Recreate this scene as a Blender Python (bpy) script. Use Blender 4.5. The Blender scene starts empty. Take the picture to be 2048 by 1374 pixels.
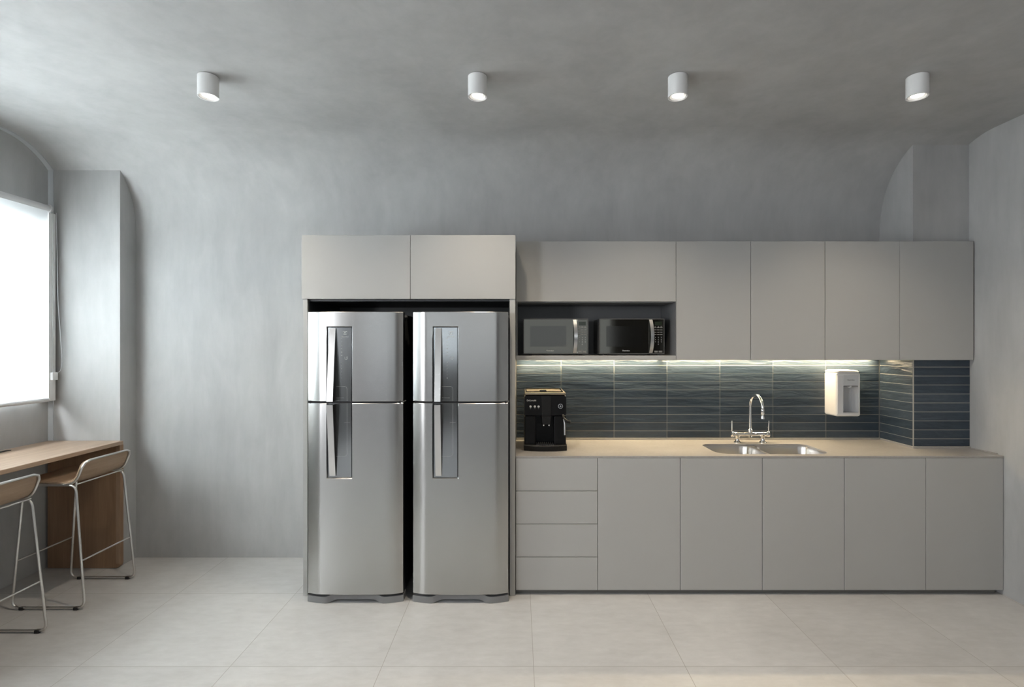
import bpy, bmesh, math, random
from mathutils import Vector, Matrix
from mathutils.geometry import tessellate_polygon
random.seed(7)
C = bpy.context.scene.collection
sc = bpy.context.scene
PI = math.pi

# ------------------------------------------------------------------ camera, world, lights, exposure
F = 1030.0                       # focal length in pixels of the 2048 wide frame
CX, CY, EYE = 1037.0, 690.0, 1.60
cam_d = bpy.data.cameras.new('camera'); cam = bpy.data.objects.new('camera', cam_d); C.objects.link(cam)
cam.location = (0, 0, EYE); cam.rotation_euler = (PI/2, 0, 0)
cam_d.sensor_width = 36; cam_d.lens = F/2048*36
cam_d.shift_x = -(CX-1024)/2048; cam_d.shift_y = (CY-687)/2048
cam_d.clip_start = 0.05
sc.camera = cam

w = bpy.data.worlds.new('sky'); sc.world = w; w.use_nodes = True
bg = w.node_tree.nodes['Background']; bg.inputs[0].default_value = (0.80, 0.90, 1.0, 1); bg.inputs[1].default_value = 0.15

sc.view_settings.view_transform = 'Standard'; sc.view_settings.look = 'None'
sc.view_settings.gamma = 1; sc.view_settings.use_curve_mapping = False
sc.view_settings.exposure = 0.0
try:
    sc.cycles.use_denoising = True
    sc.cycles.denoiser = 'OPENIMAGEDENOISE'
    sc.cycles.max_bounces = 10; sc.cycles.diffuse_bounces = 6; sc.cycles.glossy_bounces = 5
    sc.cycles.transmission_bounces = 8
    sc.cycles.sample_clamp_indirect = 25.0
    sc.cycles.caustics_reflective = False; sc.cycles.caustics_refractive = False
except Exception:
    pass

def area(name, loc, rot, sx, sy, power, color, spread=PI):
    d = bpy.data.lights.new(name, 'AREA'); d.shape = 'RECTANGLE'; d.size = sx; d.size_y = sy
    d.energy = power; d.color = color; d.spread = spread
    o = bpy.data.objects.new(name, d); C.objects.link(o); o.location = loc; o.rotation_euler = rot
    return o

XL, XR = -3.394, 3.107           # side walls
YB, YR = F/265.6, -4.2           # kitchen wall, wall behind the camera
ZC = 3.02                        # ceiling
WZ0, WZ1 = 1.25, 2.43            # window openings
WIN = [(-0.3, 3.58), (-1.6, -0.5)]  # second opening is added out of view to let fill in
DAY = (0.945, 0.96, 1.0)
# daylight: sky light outside the blind's window, plus fill in an added opening
area('daylight_window_blind', (XL-0.36, 2.475, (WZ0+WZ1)/2), (0, -PI/2, 0), 1.25, 1.45, 312, DAY)
area('daylight_window_blind', (XL-0.36, 1.025, (WZ0+WZ1)/2), (0, -PI/2, 0), 1.25, 1.45, 60, DAY)
area('fill_unseen_window', (XL-0.12, (WIN[1][0]+WIN[1][1])/2, (WZ0+WZ1)/2), (0, -PI/2, 0), 1.15, WIN[1][1]-WIN[1][0]-0.05, 118, DAY)  # fill light for the added second opening
DOWNLIGHT_W = 64
# added fill behind an unseen rear window, brightens reflections in steel and glass
area('fill_rear_window', (-0.55, YR-0.16, 1.93), (PI/2, 0, 0), 5.2, 1.25, 33, DAY)
LED_STRENGTH = 122

# ------------------------------------------------------------------ materials
def srgb(r, g, b):
    f = lambda c: (c/255/12.92) if c/255 <= 0.04045 else ((c/255+0.055)/1.055)**2.4
    return (f(r), f(g), f(b), 1)

class M:
    def __init__(s, name, color=(0.5, 0.5, 0.5, 1), rough=0.5, metal=0.0, **kw):
        s.m = bpy.data.materials.new(name); s.m.use_nodes = True
        s.nt = s.m.node_tree; s.b = s.nt.nodes['Principled BSDF']
        if len(color) == 3: color = (*color, 1)
        s.b.inputs['Base Color'].default_value = color
        s.b.inputs['Roughness'].default_value = rough; s.b.inputs['Metallic'].default_value = metal
        for k, v in kw.items(): s.b.inputs[k.replace('_', ' ')].default_value = v
        s._co = None
    def n(s, t, **kw):
        x = s.nt.nodes.new(t)
        for k, v in kw.items(): setattr(x, k, v)
        return x
    def l(s, a, b): s.nt.links.new(a, b)
    def co(s, scale=(1, 1, 1)):
        if not s._co: s._co = s.n('ShaderNodeTexCoord')
        mp = s.n('ShaderNodeMapping'); mp.inputs['Scale'].default_value = scale
        s.l(s._co.outputs['Object'], mp.inputs['Vector']); return mp.outputs[0]
    def noise(s, scale, sc3=(1, 1, 1), detail=4, rough=0.55, dist=0.0, vec=None):
        t = s.n('ShaderNodeTexNoise'); t.inputs['Scale'].default_value = scale
        t.inputs['Detail'].default_value = detail; t.inputs['Roughness'].default_value = rough
        t.inputs['Distortion'].default_value = dist
        s.l(vec or s.co(sc3), t.inputs['Vector']); return t.outputs['Fac']
    def ramp(s, fac, stops):
        r = s.n('ShaderNodeValToRGB'); e = r.color_ramp.elements
        while len(e) > 1: e.remove(e[-1])
        e[0].position = stops[0][0]; e[0].color = stops[0][1]
        for p, c in stops[1:]:
            k = e.new(p); k.color = c
        s.l(fac, r.inputs['Fac']); return r.outputs['Color']
    def mix(s, fac, a, b, mode='MIX'):
        x = s.n('ShaderNodeMix', data_type='RGBA', blend_type=mode)
        for sock, v in ((x.inputs[0], fac), (x.inputs[6], a), (x.inputs[7], b)):
            if hasattr(v, 'node'): s.l(v, sock)
            else: sock.default_value = v
        return x.outputs[2]
    def math(s, op, a, b=None):
        x = s.n('ShaderNodeMath', operation=op)
        for i, v in enumerate((a, b)):
            if v is None: continue
            if hasattr(v, 'node'): s.l(v, x.inputs[i])
            else: x.inputs[i].default_value = v
        return x.outputs[0]
    def color(s, c): s.l(c, s.b.inputs['Base Color'])
    def rough(s, f, lo, hi):
        mr = s.n('ShaderNodeMapRange'); mr.inputs[3].default_value = lo; mr.inputs[4].default_value = hi
        s.l(f, mr.inputs[0]); s.l(mr.outputs[0], s.b.inputs['Roughness'])
    def bump(s, f, strength, dist=0.01):
        b = s.n('ShaderNodeBump'); b.inputs['Strength'].default_value = strength; b.inputs['Distance'].default_value = dist
        s.l(f, b.inputs['Height']); s.l(b.outputs[0], s.b.inputs['Normal'])

def plaster(name, base, seed=0.0):
    m = M(name, rough=0.7)
    big = m.noise(0.8, (1, 1, 1), 5, 0.6, 0.3)
    mid = m.noise(2.6, (1.5, 1.5, 0.5), 6, 0.62, 0.5)
    fine = m.noise(14, (1, 1, 0.18), 5, 0.6, 0.3)
    v = m.math('ADD', m.math('MULTIPLY', big, 0.4), m.math('MULTIPLY', mid, 0.4))
    v = m.math('ADD', v, m.math('MULTIPLY', fine, 0.2))
    b = base
    lo = (b[0]*0.80, b[1]*0.80, b[2]*0.80, 1); hi = (b[0]*1.17, b[1]*1.17, b[2]*1.17, 1)
    m.color(m.ramp(v, [(0.32, lo), (0.52, (*b[:3], 1)), (0.70, hi)]))
    m.rough(mid, 0.55, 0.8)
    m.bump(m.math('ADD', mid, m.math('MULTIPLY', fine, 0.5)), 0.12, 0.01)
    return m.m
MAT = {}
MAT['plaster'] = plaster('burnished_plaster', (0.43, 0.43, 0.425))

def floor_mat():
    m = M('porcelain_floor', rough=0.4)
    T = 0.755
    co = m.co()
    sx = m.n('ShaderNodeSeparateXYZ'); m.l(co, sx.inputs[0])
    def cell(o, off):
        u = m.math('DIVIDE', m.math('SUBTRACT', o, off), T)
        fl = m.math('FLOOR', u); fr = m.math('SUBTRACT', u, fl)
        d = m.math('MINIMUM', fr, m.math('SUBTRACT', 1.0, fr))
        return fl, d
    fx, dx = cell(sx.outputs[0], 0.075); fy, dy = cell(sx.outputs[1], F*1.6/643)
    d = m.math('MINIMUM', dx, dy)
    grout = m.math('LESS_THAN', d, 0.0020)
    wn = m.n('ShaderNodeTexWhiteNoise', noise_dimensions='2D')
    cb = m.n('ShaderNodeCombineXYZ'); m.l(fx, cb.inputs[0]); m.l(fy, cb.inputs[1]); m.l(cb.outputs[0], wn.inputs['Vector'])
    big = m.noise(1.3, (1, 1, 1), 6, 0.6, 0.8); fine = m.noise(9, (1, 2.6, 1), 6, 0.65, 0.3)
    v = m.math('ADD', m.math('MULTIPLY', big, 0.5), m.math('MULTIPLY', fine, 0.4))
    v = m.math('ADD', v, m.math('MULTIPLY', wn.outputs['Value'], 0.07))
    c = m.ramp(v, [(0.30, (0.44, 0.432, 0.42, 1)), (0.5, (0.53, 0.523, 0.512, 1)), (0.68, (0.61, 0.603, 0.59, 1))])
    m.color(m.mix(grout, c, (0.33, 0.315, 0.29, 1)))
    m.rough(fine, 0.30, 0.45)
    m.bump(m.math('SUBTRACT', m.math('MULTIPLY', fine, 0.15), grout), 0.12, 0.004)
    return m.m
MAT['floor'] = floor_mat()

def cab_mat(name, c):
    m = M(name, color=c, rough=0.42)
    f = m.noise(180, (1, 1, 1), 2)
    m.bump(f, 0.02, 0.001); m.rough(m.noise(2.0), 0.38, 0.48)
    return m.m
MAT['laminate'] = cab_mat('greige_laminate', (0.408, 0.404, 0.388))
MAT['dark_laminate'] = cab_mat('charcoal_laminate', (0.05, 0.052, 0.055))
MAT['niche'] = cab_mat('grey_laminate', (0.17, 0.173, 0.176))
MAT['plinth'] = cab_mat('plinth_grey', (0.16, 0.158, 0.145))

def stone():
    m = M('beige_quartz', rough=0.3)
    f = m.noise(60, detail=6); g = m.noise(2.5, (1, 2, 1), 5)
    v = m.math('ADD', m.math('MULTIPLY', f, 0.4), m.math('MULTIPLY', g, 0.6))
    m.color(m.ramp(v, [(0.35, (0.335, 0.315, 0.295, 1)), (0.65, (0.435, 0.415, 0.39, 1))]))
    return m.m
MAT['stone'] = stone()

def wood(name, dark, light, axis):
    m = M(name, rough=0.42)
    s = {'x': (1.2, 22, 22), 'y': (22, 1.2, 22), 'z': (22, 22, 1.2)}[axis]
    g = m.noise(1.4, s, 8, 0.65, 0.6)
    s2 = {'x': (0.6, 7, 7), 'y': (7, 0.6, 7), 'z': (7, 7, 0.6)}[axis]
    h = m.noise(1.0, s2, 4, 0.5, 1.5)
    v = m.math('ADD', m.math('MULTIPLY', g, 0.6), m.math('MULTIPLY', h, 0.4))
    m.color(m.ramp(v, [(0.34, dark), (0.5, tuple((a+b)/2 for a, b in zip(dark, light))), (0.66, light)]))
    m.bump(g, 0.06, 0.002); m.rough(g, 0.36, 0.5)
    return m.m
MAT['wood_top'] = wood('oak_along_desk', (0.29, 0.200, 0.135, 1), (0.48, 0.365, 0.275, 1), 'y')
MAT['wood_panel'] = wood('oak_upright', (0.20, 0.115, 0.062, 1), (0.33, 0.205, 0.12, 1), 'z')
MAT['wood_seat'] = wood('oak_ply', (0.27, 0.175, 0.105, 1), (0.43, 0.305, 0.205, 1), 'y')
MAT['wood_edge'] = wood('oak_edge', (0.26, 0.165, 0.10, 1), (0.40, 0.275, 0.18, 1), 'z')

def steel(name, c, rough, aniso=0.0, axis=None, bump=0.0):
    m = M(name, color=c, rough=rough, metal=1.0)
    if axis:
        s = {'x': (2, 300, 300), 'z': (300, 300, 2)}[axis]
        g = m.noise(1.0, s, 3)
        m.rough(g, rough-0.01, rough+0.02)
        m.color(m.ramp(g, [(0.3, (c[0]*0.97, c[1]*0.97, c[2]*0.97, 1)), (0.7, (c[0]*1.02, c[1]*1.02, c[2]*1.02, 1))]))
    if aniso:
        m.b.inputs['Anisotropic'].default_value = aniso; m.b.inputs['Anisotropic Rotation'].default_value = 0.25
        t = m.n('ShaderNodeTangent', direction_type='RADIAL', axis='Z'); m.l(t.outputs[0], m.b.inputs['Tangent'])
    return m.m
MAT['fridge'] = steel('brushed_stainless', (0.48, 0.48, 0.472), 0.26, 0.65)
MAT['handle'] = steel('satin_handle', (0.72, 0.71, 0.69), 0.26)
MAT['panel_glass'] = M('grey_mirror_panel', (0.36, 0.38, 0.39), 0.13, 0.85).m
MAT['tube'] = steel('satin_nickel_tube', (0.70, 0.68, 0.65), 0.28)
MAT['chrome'] = steel('chrome', (0.86, 0.86, 0.86), 0.06)
MAT['sink'] = steel('sink_steel', (0.60, 0.58, 0.55), 0.28)
MAT['fridge_side'] = M('fridge_dark_side', (0.02, 0.021, 0.022), 0.45).m
MAT['gasket'] = M('black_rubber', (0.012, 0.012, 0.013), 0.6).m
MAT['grille'] = M('grey_plastic', (0.20, 0.20, 0.205), 0.45).m
MAT['black'] = M('black_plastic', (0.006, 0.006, 0.0065), 0.30, Specular_IOR_Level=0.25).m
MAT['black_gloss'] = M('black_gloss', (0.006, 0.006, 0.007), 0.12).m
MAT['black_matte'] = M('black_matte', (0.011, 0.011, 0.011), 0.45, Specular_IOR_Level=0.25).m
MAT['mw_body'] = M('microwave_case', (0.10, 0.10, 0.098), 0.38).m
MAT['mw_glass'] = M('microwave_glass', (0.080, 0.078, 0.068), 0.05, 0.9).m
MAT['mw_window'] = M('microwave_window', (0.062, 0.061, 0.056), 0.10, 0.9).m
MAT['mark'] = M('printed_grey', (0.55, 0.56, 0.56), 0.5).m
MAT['mark_dim'] = M('printed_dim', (0.22, 0.22, 0.21), 0.5).m
MAT['white'] = M('white_plastic', (0.66, 0.66, 0.66), 0.35).m
MAT['white_grey'] = M('grey_white_plastic', (0.56, 0.57, 0.58), 0.4).m
MAT['lamp_white'] = M('white_powder_coat', (0.78, 0.78, 0.77), 0.45).m
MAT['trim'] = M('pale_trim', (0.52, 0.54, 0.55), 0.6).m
MAT['frame'] = M('window_aluminium', (0.7, 0.7, 0.7), 0.4).m
MAT['silver'] = steel('silver_trim', (0.6, 0.6, 0.6), 0.3)
MAT['warm_tray'] = M('cup_tray_steel', (0.45, 0.38, 0.28), 0.3, 1.0).m  # even brown-tinted metal for the coffee machine lid

def emit(name, c, s):
    m = M(name, color=(0.8, 0.8, 0.8, 1), rough=0.5)
    m.b.inputs['Emission Color'].default_value = (*c, 1); m.b.inputs['Emission Strength'].default_value = s
    return m.m
WARM = (1.0, 0.86, 0.68)
MAT['lens'] = emit('lit_lens', (1.0, 0.93, 0.82), 3.0)
MAT['led'] = emit('led_diffuser', (1.0, 0.79, 0.49), LED_STRENGTH)
MAT['green_display'] = M('lcd', (0.02, 0.028, 0.016), 0.2).m

def glass():
    m = bpy.data.materials.new('clear_glass'); m.use_nodes = True; nt = m.node_tree
    for x in list(nt.nodes): nt.nodes.remove(x)
    out = nt.nodes.new('ShaderNodeOutputMaterial')
    tp = nt.nodes.new('ShaderNodeBsdfTransparent'); tp.inputs[0].default_value = (0.95, 0.97, 0.97, 1)
    gl = nt.nodes.new('ShaderNodeBsdfGlossy'); gl.inputs['Roughness'].default_value = 0.02
    mx = nt.nodes.new('ShaderNodeMixShader'); mx.inputs[0].default_value = 0.06
    nt.links.new(tp.outputs[0], mx.inputs[1]); nt.links.new(gl.outputs[0], mx.inputs[2]); nt.links.new(mx.outputs[0], out.inputs[0])
    return m
MAT['glass'] = glass()

def fabric():
    m = bpy.data.materials.new('screen_fabric'); m.use_nodes = True; nt = m.node_tree
    for x in list(nt.nodes): nt.nodes.remove(x)
    out = nt.nodes.new('ShaderNodeOutputMaterial')
    tr = nt.nodes.new('ShaderNodeBsdfTranslucent'); tr.inputs[0].default_value = (0.86, 0.88, 0.88, 1)
    df = nt.nodes.new('ShaderNodeBsdfDiffuse'); df.inputs[0].default_value = (0.78, 0.79, 0.79, 1)
    tp = nt.nodes.new('ShaderNodeBsdfTransparent')
    a = nt.nodes.new('ShaderNodeMixShader'); a.inputs[0].default_value = 0.38
    nt.links.new(tr.outputs[0], a.inputs[1]); nt.links.new(df.outputs[0], a.inputs[2])
    b = nt.nodes.new('ShaderNodeMixShader'); b.inputs[0].default_value = 0.03
    nt.links.new(a.outputs[0], b.inputs[1]); nt.links.new(tp.outputs[0], b.inputs[2])
    nt.links.new(b.outputs[0], out.inputs[0])
    return m
MAT['fabric'] = fabric()

def tile_mat():
    m = M('glazed_tile', rough=0.16)
    sx = m.n('ShaderNodeSeparateXYZ'); m.l(m.co(), sx.inputs[0])
    fx = m.math('FLOOR', m.math('DIVIDE', m.math('SUBTRACT', sx.outputs[0], 0.32), 0.398))
    fz = m.math('FLOOR', m.math('DIVIDE', m.math('SUBTRACT', sx.outputs[2], 0.893), 0.0617))
    cb = m.n('ShaderNodeCombineXYZ'); m.l(fx, cb.inputs[0]); m.l(fz, cb.inputs[1])
    wn = m.n('ShaderNodeTexWhiteNoise', noise_dimensions='2D'); m.l(cb.outputs[0], wn.inputs['Vector'])
    streak = m.noise(5.0, (1, 1, 4), 6, 0.6, 0.8)
    v = m.math('ADD', m.math('MULTIPLY', wn.outputs['Value'], 0.35), m.math('MULTIPLY', streak, 0.65))
    m.color(m.ramp(v, [(0.2, (0.021, 0.034, 0.051, 1)), (0.5, (0.037, 0.054, 0.075, 1)), (0.8, (0.062, 0.083, 0.107, 1))]))
    wave = m.noise(5.0, (1, 1, 5.0), 3, 0.5, 0.4)
    m.bump(wave, 0.5, 0.018); m.rough(streak, 0.26, 0.38)
    return m.m
MAT['tile'] = tile_mat()
MAT['grout'] = M('cream_grout', (0.42, 0.40, 0.35), 0.8).m

# ------------------------------------------------------------------ geometry helpers
def link(name, me, parent=None):
    o = bpy.data.objects.new(name, me); C.objects.link(o)
    if parent: o.parent = parent
    return o
def done(name, bm, mat, parent=None, smooth=None):
    bmesh.ops.recalc_face_normals(bm, faces=bm.faces)
    me = bpy.data.meshes.new(name); bm.to_mesh(me); bm.free()
    for x in (mat if isinstance(mat, (list, tuple)) else [mat]):
        me.materials.append(MAT[x] if isinstance(x, str) else x)
    if smooth:
        for p in me.polygons: p.use_smooth = True
        me.set_sharp_from_angle(angle=math.radians(smooth))
    return link(name, me, parent)
def thing(name, label, cat, group=None, loc=(0, 0, 0)):
    o = bpy.data.objects.new(name, None); C.objects.link(o); o.location = loc; o.empty_display_size = 0.05
    o['label'] = label; o['category'] = cat
    if group: o['group'] = group
    return o
def tag(o, label, cat, group=None):
    o['label'] = label; o['category'] = cat
    if group: o['group'] = group
    return o
def struct(o): o['kind'] = 'structure'; return o
def lab(o, t): o['label'] = t; return o

def box(bm, lo, hi, bev=0.0, seg=2, mi=0):
    r = bmesh.ops.create_cube(bm, size=1)
    vs = r['verts']
    for v in vs:
        v.co = Vector([lo[i] + (v.co[i]+0.5)*(hi[i]-lo[i]) for i in range(3)])
    fs = list({f for v in vs for f in v.link_faces})
    for f in fs: f.material_index = mi
    if bev > 0:
        es = list({e for v in vs for e in v.link_edges})
        bmesh.ops.bevel(bm, geom=es, offset=bev, segments=seg, affect='EDGES', profile=0.5, material=-1)
def B(name, lo, hi, mat, parent=None, bev=0.0015, seg=2):
    bm = bmesh.new(); box(bm, lo, hi, bev, seg); return done(name, bm, mat, parent)

def rr(x0, x1, y0, y1, r, n=6):
    """rounded rectangle outline, counter-clockwise; r is one radius or four (bl, br, tr, tl)"""
    if not isinstance(r, (list, tuple)): r = [r]*4
    pts = []
    for (cx, cy, a, q) in ((x0+r[0], y0+r[0], PI, r[0]), (x1-r[1], y0+r[1], 1.5*PI, r[1]), (x1-r[2], y1-r[2], 0, r[2]), (x0+r[3], y1-r[3], PI/2, r[3])):
        if q <= 0: pts.append((cx, cy)); continue
        for i in range(n+1):
            t = a + PI/2*i/n; pts.append((cx+q*math.cos(t), cy+q*math.sin(t)))
    return pts
def prism(bm, outer, holes, lo, hi, axes, mi=0):
    """polygon with holes in the plane of axes[0], axes[1], extruded lo..hi along axes[2]"""
    loops = [outer]+list(holes)
    def P(p, t):
        v = [0, 0, 0]; v[axes[0]] = p[0]; v[axes[1]] = p[1]; v[axes[2]] = t; return v
    tris = tessellate_polygon([[Vector((p[0], p[1], 0)) for p in l] for l in loops])
    flat = [p for l in loops for p in l]
    a = [bm.verts.new(P(p, lo)) for p in flat]; b = [bm.verts.new(P(p, hi)) for p in flat]
    for t in tris:
        for s, rev in ((a, 0), (b, 1)):
            try:
                f = bm.faces.new([s[i] for i in (t if not rev else t[::-1])]); f.material_index = mi
            except ValueError: pass
    k = 0
    for l in loops:
        n = len(l)
        for i in range(n):
            j = (i+1) % n
            f = bm.faces.new((a[k+i], a[k+j], b[k+j], b[k+i])); f.material_index = mi
        k += n
def PR(name, outer, holes, lo, hi, axes, mat, parent=None, smooth=None):
    bm = bmesh.new(); prism(bm, outer, holes, lo, hi, axes); return done(name, bm, mat, parent, smooth)

def fillet(pts, r, n=6, closed=False):
    pts = [Vector(p) for p in pts]; N = len(pts); out = []
    for i, p in enumerate(pts):
        if not closed and i in (0, N-1): out.append(p); continue
        a = pts[i-1]; b = pts[(i+1) % N]
        u = (a-p); v = (b-p); rr_ = r[i] if isinstance(r, (list, tuple)) else r
        d = min(rr_, u.length*0.49, v.length*0.49); u.normalize(); v.normalize()
        p0 = p+u*d; p1 = p+v*d
        for k in range(n+1):
            t = k/n; out.append(p0*(1-t)**2 + p*2*t*(1-t) + p1*t*t)
    return out
def tube(bm, pts, r, n=10, closed=False, flat=1.0, cap=True, mi=0):
    pts = [Vector(p) for p in pts]; N = len(pts); rings = []
    up = None
    for i, p in enumerate(pts):
        a = pts[i-1] if (i or closed) else p; b = pts[(i+1) % N] if (i < N-1 or closed) else p
        t = (b-a).normalized()
        if up is None:
            up = Vector((0, 0, 1)) if abs(t.z) < 0.9 else Vector((1, 0, 0))
        s = t.cross(up); 
        if s.length < 1e-6: s = t.cross(Vector((0.3, 1, 0.2)))
        s.normalize(); up = s.cross(t).normalized()
        q = r[i] if isinstance(r, (list, tuple)) else r
        rings.append([bm.verts.new(p + (s*math.cos(2*PI*k/n) + up*math.sin(2*PI*k/n)*flat)*q) for k in range(n)])
    m = N if closed else N-1
    if closed:      # align last ring with the first one
        off = min(range(n), key=lambda o: sum((rings[-1][k].co-rings[0][(k+o) % n].co).length for k in range(n)))
    for i in range(m):
        A = rings[i]; Bq = rings[(i+1) % N]; o = off if (closed and i == N-1) else 0
        for k in range(n):
            f = bm.faces.new((A[k], A[(k+1) % n], Bq[(k+1+o) % n], Bq[(k+o) % n])); f.material_index = mi
    if cap and not closed:
        bm.faces.new(rings[0][::-1]).material_index = mi; bm.faces.new(rings[-1]).material_index = mi
def T(name, pts, r, mat, parent=None, n=10, closed=False, flat=1.0):
    bm = bmesh.new(); tube(bm, pts, r, n, closed, flat); return done(name, bm, mat, parent, 50)
def lathe(bm, prof, c, n=32, axis=2, mi=0):
    """profile of (radius, height) turned about an axis through c"""
    rings = []
    for r, h in prof:
        ring = []
        for k in range(n):
            a = 2*PI*k/n; u, v = r*math.cos(a), r*math.sin(a)
            q = [0, 0, 0]; q[axis] = h; q[(axis+1) % 3] = u; q[(axis+2) % 3] = v
            ring.append(bm.verts.new(Vector(c)+Vector(q)))
        rings.append(ring)
    for A, Bq in zip(rings, rings[1:]):
        for k in range(n):
            bm.faces.new((A[k], A[(k+1) % n], Bq[(k+1) % n], Bq[k])).material_index = mi
    for R_ in (rings[0], rings[-1]):
        try: bm.faces.new(R_).material_index = mi
        except ValueError: pass
def L(name, prof, c, mat, parent=None, n=32, axis=2, smooth=40):
    bm = bmesh.new(); lathe(bm, prof, c, n, axis); return done(name, bm, mat, parent, smooth)
def loft(bm, rings, cap0=True, cap1=True, mi=0):
    R_ = [[bm.verts.new(p) for p in r] for r in rings]; n = len(R_[0])
    for A, Bq in zip(R_, R_[1:]):
        for k in range(n): bm.faces.new((A[k], A[(k+1) % n], Bq[(k+1) % n], Bq[k])).material_index = mi
    if cap0: bm.faces.new(R_[0][::-1]).material_index = mi
    if cap1: bm.faces.new(R_[-1]).material_index = mi
def text(name, s, size, loc, mat, parent=None, bold=0.0):
    cu = bpy.data.curves.new('lettering', 'FONT'); cu.body = s; cu.size = size; cu.extrude = 0.0003; cu.offset = bold
    cu.align_x = 'CENTER'; cu.align_y = 'CENTER'
    o = bpy.data.objects.new('lettering', cu)
    me = bpy.data.meshes.new_from_object(o); me.name = name
    bpy.data.objects.remove(o); bpy.data.curves.remove(cu)
    me.transform(Matrix.Translation(loc) @ Matrix.Rotation(PI/2, 4, 'X'))
    me.materials.clear(); me.materials.append(MAT[mat])
    return link(name, me, parent)
def Yof(s): return F/s
def X(px, s): return (px-CX)/s
def Z(py, s): return EYE-(py-CY)/s

# ------------------------------------------------------------------ setting
VY, VZ = 0.516, 0.55                          # vault radii
def vault(n=24):                              # from the wall up and forward to the flat ceiling
    return [(YB-VY+VY*math.cos(a), ZC-VZ+VZ*math.sin(a)) for a in (PI/2*i/n for i in range(n+1))]
vp = vault()
bm = bmesh.new()                              # flat ceiling and vault, 12 cm thick
ceil_poly = [(YR, ZC)] + vp[::-1] + [(YB+0.12, ZC-VZ), (YB+0.12, ZC+0.15), (YR, ZC+0.15)]
prism(bm, ceil_poly, [], XL-0.25, XR+0.12, (1, 2, 0))
struct(done('ceiling', bm, 'plaster', None, 30))
struct(B('floor', (XL-0.25, YR-0.12, -0.1), (XR+0.12, YB+0.12, 0), 'floor', bev=0))
struct(B('wall_back', (XL-0.25, YB, 0), (XR+0.12, YB+0.12, ZC-VZ), 'plaster', bev=0))
RX0, RX1, RZ0, RZ1 = -3.2, 2.1, 1.28, 2.58
struct(PR('wall_rear', [(XL-0.25, 0), (XR+0.12, 0), (XR+0.12, ZC+0.15), (XL-0.25, ZC+0.15)], [[(RX0, RZ0), (RX1, RZ0), (RX1, RZ1), (RX0, RZ1)]], YR-0.12, YR, (0, 2, 1), 'plaster'))
bm = bmesh.new(); prism(bm, [(RX0, RZ0), (RX1, RZ0), (RX1, RZ1), (RX0, RZ1)], [[(RX0+0.04, RZ0+0.04), (RX1-0.04, RZ0+0.04), (RX1-0.04, RZ1-0.04), (RX0+0.04, RZ1-0.04)]], YR-0.10, YR-0.06, (0, 2, 1))
_w = struct(done('window_3', bm, 'frame'))  # unseen window, added to be mirrored in the refrigerators and microwaves
B('pane', (RX0+0.04, YR-0.083, RZ0+0.04), (RX1-0.04, YR-0.077, RZ1-0.04), 'glass', _w, bev=0)
struct(B('added_dark_panel', (XL+0.002, YR+0.001, 0.001), (2.0, YR+0.03, 1.25), 'dark_laminate', bev=0))  # unseen panel, added to darken the lower reflections in the refrigerators
struct(B('added_dark_door', (2.12, YR+0.001, 0.001), (XR-0.002, YR+0.05, 2.3), 'dark_laminate', bev=0))  # unseen door, added for the dark part of the microwave reflections
prof = [(YR, 0), (YB, 0)] + vp + [(YR, ZC)]
holes = [[(a, WZ0), (b, WZ0), (b, WZ1), (a, WZ1)] for a, b in WIN]
struct(PR('wall_left', prof, holes, XL-0.2, XL, (1, 2, 0), 'plaster'))
struct(PR('wall_right', prof, [], XR, XR+0.12, (1, 2, 0), 'plaster'))
def pilaster(name, x0, x1, y0):
    top = [p for p in vp if p[0] > y0]
    zt = ZC-VZ+VZ*math.sqrt(max(0, 1-((y0-(YB-VY))/VY)**2))
    poly = [(y0, 0), (YB, 0)] + top + [(y0, zt)]
    return struct(PR(name, poly, [], x0, x1, (1, 2, 0), 'plaster'))
YCL, YCR = Yof(276.7), Yof(290)
pilaster('wall_column_left', XL, -2.880, YCL)
pilaster('wall_column_right', 2.720, XR, YCR)
# pale arched strip where the window wall meets the vault and the column
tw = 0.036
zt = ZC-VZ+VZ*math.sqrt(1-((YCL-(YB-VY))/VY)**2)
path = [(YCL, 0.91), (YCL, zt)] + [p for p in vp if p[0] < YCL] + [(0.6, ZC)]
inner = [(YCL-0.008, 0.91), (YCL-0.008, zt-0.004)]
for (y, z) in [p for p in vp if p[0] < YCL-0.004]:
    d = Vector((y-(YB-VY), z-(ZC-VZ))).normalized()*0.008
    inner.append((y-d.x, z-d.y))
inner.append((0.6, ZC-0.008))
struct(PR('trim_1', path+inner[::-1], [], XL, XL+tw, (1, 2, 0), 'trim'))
for i, (a, b) in enumerate(WIN):
    bm = bmesh.new()
    t = 0.05
    prism(bm, [(a, WZ0), (b, WZ0), (b, WZ1), (a, WZ1)],
          [[(a+t, WZ0+t), (b-t, WZ0+t), (b-t, WZ1-t), (a+t, WZ1-t)]], XL-0.19, XL-0.15, (1, 2, 0))
    fr = struct(done('window_%d' % (i+1), bm, 'frame'))  # the second one is the added, unseen window
    g = B('pane', (XL-0.174, a+t, WZ0+t), (XL-0.168, b-t, WZ1-t), 'glass', fr, bev=0)

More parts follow.
